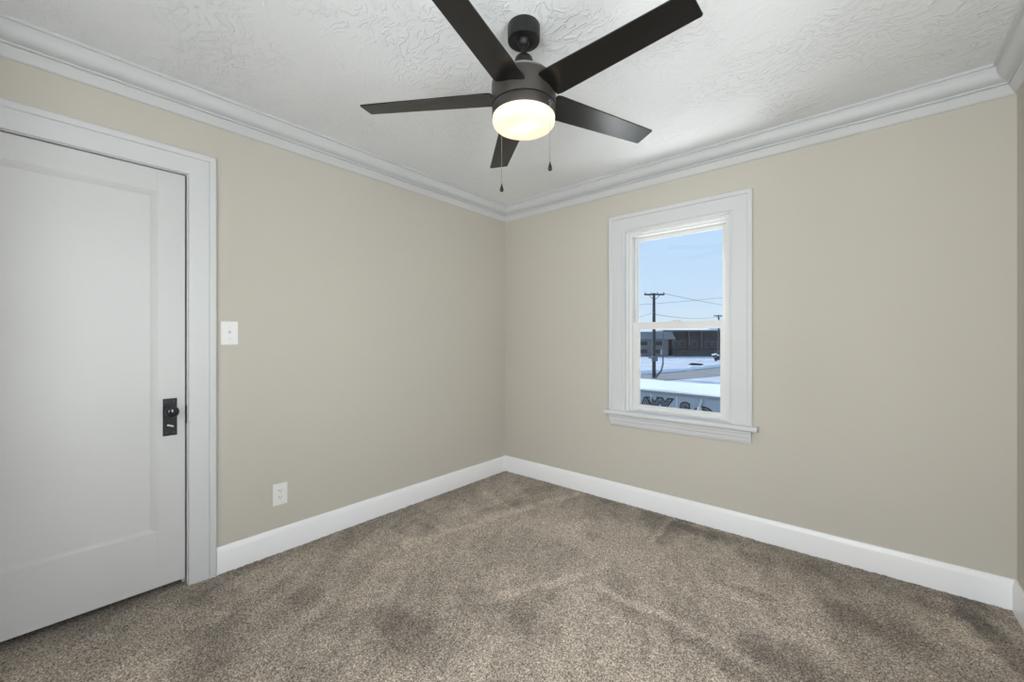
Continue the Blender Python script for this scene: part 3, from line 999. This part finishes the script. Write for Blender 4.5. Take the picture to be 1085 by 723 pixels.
a.lathe([(0, 0), (0.055, 0), (0.06, 0.02), (0.06, 0.10), (0.05, 0.12), (0, 0.12)], (1.79, -0.05, ztop - 0.52), 20, cap=False)
a.build('wall_lamp', M['palegrey'], nb, smooth=True)


def letter(ch, s, zc, size, rotd=0.0):
    """painted letter: black body, pale inline, black core; each coat a thin raised layer"""
    prev = None
    for (off, y, m, nm) in ((0.055, 0.006, 'black', 'letter_' + ch.lower()), (0.006, 0.009, 'grey', 'inline'), (-0.008, 0.012, 'black', 'core')):
        cu = bpy.data.curves.new('glyph', 'FONT')
        cu.body = ch
        cu.size = size
        cu.align_x = 'CENTER'
        cu.offset = off
        cu.extrude = 0.002
        tmp = bpy.data.objects.new('glyph', cu)
        COL.objects.link(tmp)
        bpy.context.view_layer.update()
        dg = bpy.context.evaluated_depsgraph_get()
        me = bpy.data.meshes.new_from_object(tmp.evaluated_get(dg))
        bpy.data.objects.remove(tmp)
        me.materials.clear()
        me.materials.append(M[m])
        o = bpy.data.objects.new(nm, me)
        COL.objects.link(o)
        if prev is None:
            o.parent = nb
            o.location = (s, -y, zc - G)
            o.rotation_euler = (R(90), R(rotd), 0)
            prev = o
        else:
            o.parent = prev
            o.location = (0, 0, y - 0.006)


letter('A', 0.17, -0.93, 0.56)
letter('X', 0.45, -0.91, 0.56)
letter('Y', 0.78, -0.90, 0.58)
letter('S', 1.37, -0.92, 0.52)
letter('O', 1.87, -1.13, 0.72)


# utility poles
def utility_pole(x, y, top, yawd, label, armlen, hardware):
    p = empty('utility_pole', (x, y, G), R(yawd))
    tag(p, label, 'utility pole', 'utility poles')
    h = top - G
    a = MB(); a.tube([(0, 0, -0.2), (0, 0, h * 0.5), (0, 0, h)], [0.21, 0.19, 0.15], 16); a.build('pole', M['pole'], p, smooth=True)
    a = MB(); a.box(-armlen / 2, armlen / 2, -0.20, -0.06, h - 0.26, h - 0.08, 0.01); arm = a.build('crossarm', M['pole'], p)
    n = 4
    for i in range(n):
        xx = -armlen / 2 + 0.12 + (armlen - 0.24) * i / (n - 1)
        a = MB(); a.lathe([(0, 0), (0.03, 0), (0.03, 0.06), (0.06, 0.08), (0.06, 0.14), (0.03, 0.18), (0, 0.18)], (xx, -0.13, h - 0.08), 12, cap=False)
        a.build('insulator', M['pole'], arm, smooth=True)
    a = MB()
    for s in (-1, 1):
        a.tube([(s * armlen * 0.27, -0.13, h - 0.26), (0, -0.13, h - 0.85)], 0.03, 8)
    a.build('brace', M['pole'], arm)
    if hardware:
        a = MB(); a.tube([(0.75, -0.25, 0.9), (0.0, -0.2, 0.0)], 0.11, 10)
        a.tube([(0.75, -0.25, 0.9), (0.95, -0.25, 1.7), (0.98, -0.25, 3.4), (0.95, -0.25, 5.5)], 0.10, 10)
        a.build('cable_conduit', M['post'], p, smooth=True)
        a = MB(); a.box(0.72, 1.12, -0.5, -0.1, 2.75, 3.35, 0.03); a.build('meter_box', M['post'], p)
        a = MB(); a.box(-0.34, 0.30, -0.42, -0.10, 2.0, 2.65, 0.04); a.box(-0.72, -0.3, -0.3, -0.12, 2.35, 2.5, 0.03); a.build('switch_box', M['post'], p)
    return p


utility_pole(-16.07, 44.1, 6.72, 40.7, 'tall nearer utility pole with a wide crossarm, standing past the snowy roof', 2.35, True)
utility_pole(-22.35, 97.2, 6.90, 46, 'small distant utility pole at the right edge of the window view', 2.5, False)


def cable(p0, p1, sag, r, label):
    p0, p1 = Vector(p0), Vector(p1)
    pts = []
    for i in range(25):
        t = i / 24
        q = p0.lerp(p1, t)
        q.z -= sag * 4 * t * (1 - t)
        pts.append(q)
    a = MB(); a.tube(pts, r, 6)
    o = a.build('power_cable', M['wire'])
    tag(o, label, 'cable', 'overhead power cables')


CABLES = [((-19.63, 38.72, 4.96), (-8.02, 80.36, 9.9), 0.3, 0.028, 'topmost overhead cable, rising to the right across the sky'), ((-15.17, 44.66, 6.68), (-9.47, 105.49, 7.62), 0.6, 0.03, 'overhead cable falling to the right from the crossarm of the nearer pole'), ((-16.0, 43.95, 4.27), (-22.68, 98.09, 6.66), 0.5, 0.035, 'lower cable strung from the nearer pole to the distant pole'), ((-16.0, 43.95, 4.49), (-14.0, 22.45, 2.04), 0.3, 0.02, 'cable dropping to the left from the nearer pole')]
for c in CABLES:
    cable(*c)

# far house with a low grey roof, at the left of the view
hs = empty('far_house', (-41.3, 108.5, G), R(38))
tag(hs, 'far house with a grey roof and two rows of windows, behind the pole', 'house')
a = MB(); a.box(-9.0, 3.6, 0, 4.4, 0, 5.0); a.build('wall', M['housewall'], hs)
a = MB()
a.prism([(-0.9, 5.0), (2.2, 6.9), (5.2, 5.0), (5.2, 4.75), (-0.9, 4.75)], -9.6, 5.2, axis='x'); a.build('roof', M['roof'], hs)
for xx in (-7.0, -3.2, 0.9):
    for zz in (0.8, 3.0):
        a = MB(); a.box(xx - 1.15, xx + 1.15, -0.06, 0.05, zz, zz + 1.2, 0.02); w_ = a.build('window', M['post'], hs)
        a = MB(); a.box(xx - 1.05, xx + 1.05, -0.08, -0.05, zz + 0.09, zz + 1.11); a.build('pane', M['darkglass'], w_)

# long dark building behind the snow field
lb = empty('long_building', (-38.5, 117.5, G), R(38))
tag(lb, 'long dark brown building with grey posts along its front, behind the snow field', 'building')
a = MB(); a.box(-4.05, 26.0, 0, 9.0, 0, 7.0); a.build('wall', M['brick'], lb)
a = MB(); a.box(-4.1, 26.5, -0.9, 9.6, 7.0, 7.4, 0.05); a.build('roof_edge', M['post'], lb)['label'] = 'pale grey roof edge'
a = MB(); a.prism([(0.2, 7.4), (4.5, 8.6), (9.2, 7.4)], 9.5, 19.5, axis='x'); a.build('roof_snow', M['blueroof'], lb)['label'] = 'pale blue snow on the roof'
for xx in (-1.4, 3.2, 6.6, 12.5, 16.8, 21.5):
    a = MB(); a.box(xx - 0.14, xx + 0.14, -0.85, -0.60, 0, 7.0, 0.02); a.build('post', M['post'], lb)
for xx in (-0.4, 1.6, 5.0, 8.8, 10.6, 14.5, 19.0):
    a = MB(); a.box(xx - 0.8, xx + 0.8, -0.05, 0.03, 2.2, 4.3, 0.02); w_ = a.build('window', M['housewall'], lb)
    a = MB(); a.box(xx - 0.62, xx + 0.62, -0.08, -0.04, 2.4, 4.1); a.build('pane', M['darkglass'], w_)

# dark board fence in front of it
fn = empty('board_fence', (-34.5, 115.6, G), R(38))
tag(fn, 'dark weathered board fence along the foot of the long brown building', 'fence')
a = MB()
for i in range(120):
    a.box(i * 0.18 - 4, i * 0.18 + 0.165 - 4, 0, 0.04, 0, 1.85 + 0.05 * random.random())
a.build('boards', M['fence'], fn)
for xx in (-4, 0.5, 5, 9.5, 14, 17.4):
    a = MB(); a.box(xx - 0.08, xx + 0.08, 0.04, 0.20, 0, 1.8); a.build('post', M['post'], fn)

# dark log lying on the snow
lg = MB()
lg.tube([(-21.6, 74.2, G + 0.10), (-21.0, 73.9, G + 0.20), (-20.2, 74.0, G + 0.18), (-19.4, 74.1, G + 0.12), (-18.9, 73.8, G + 0.06)], [0.08, 0.22, 0.20, 0.22, 0.08], 12)
tag(lg.build('log', M['pole'], smooth=True), 'dark log lying on the open snow beyond the road', 'log')
# snow-topped shrub at the foot of the distant pole
sh = empty('snowy_shrub', (-21.6, 92.0, G))
tag(sh, 'small dark shrub capped with snow below the distant utility pole', 'shrub')
a = MB()
random.seed(3)
for i in range(14):
    t = random.uniform(0, 6.28); rr = random.uniform(0.2, 0.9)
    a.tube([(0.1 * math.cos(t), 0.1 * math.sin(t), 0), (rr * 0.5 * math.cos(t), rr * 0.5 * math.sin(t), 0.7), (rr * math.cos(t), rr * math.sin(t), random.uniform(1.0, 1.5))], [0.10, 0.08, 0.03], 7)
a.build('branches', M['pole'], sh)
a = MB()
for (dx, dy, dz, r_) in ((-0.5, 0, 1.35, 0.42), (0.3, 0.2, 1.25, 0.45), (0.0, -0.2, 1.5, 0.36)):
    a.lathe([(0, 0.20), (r_ * 0.6, 0.14), (r_, 0.0), (r_ * 0.7, -0.12), (0, -0.15)], (dx, dy, dz), 16, cap=False)
a.build('snow_cap', M['roofsnow'], sh, smooth=True, angle=80)['label'] = 'white snow cap'
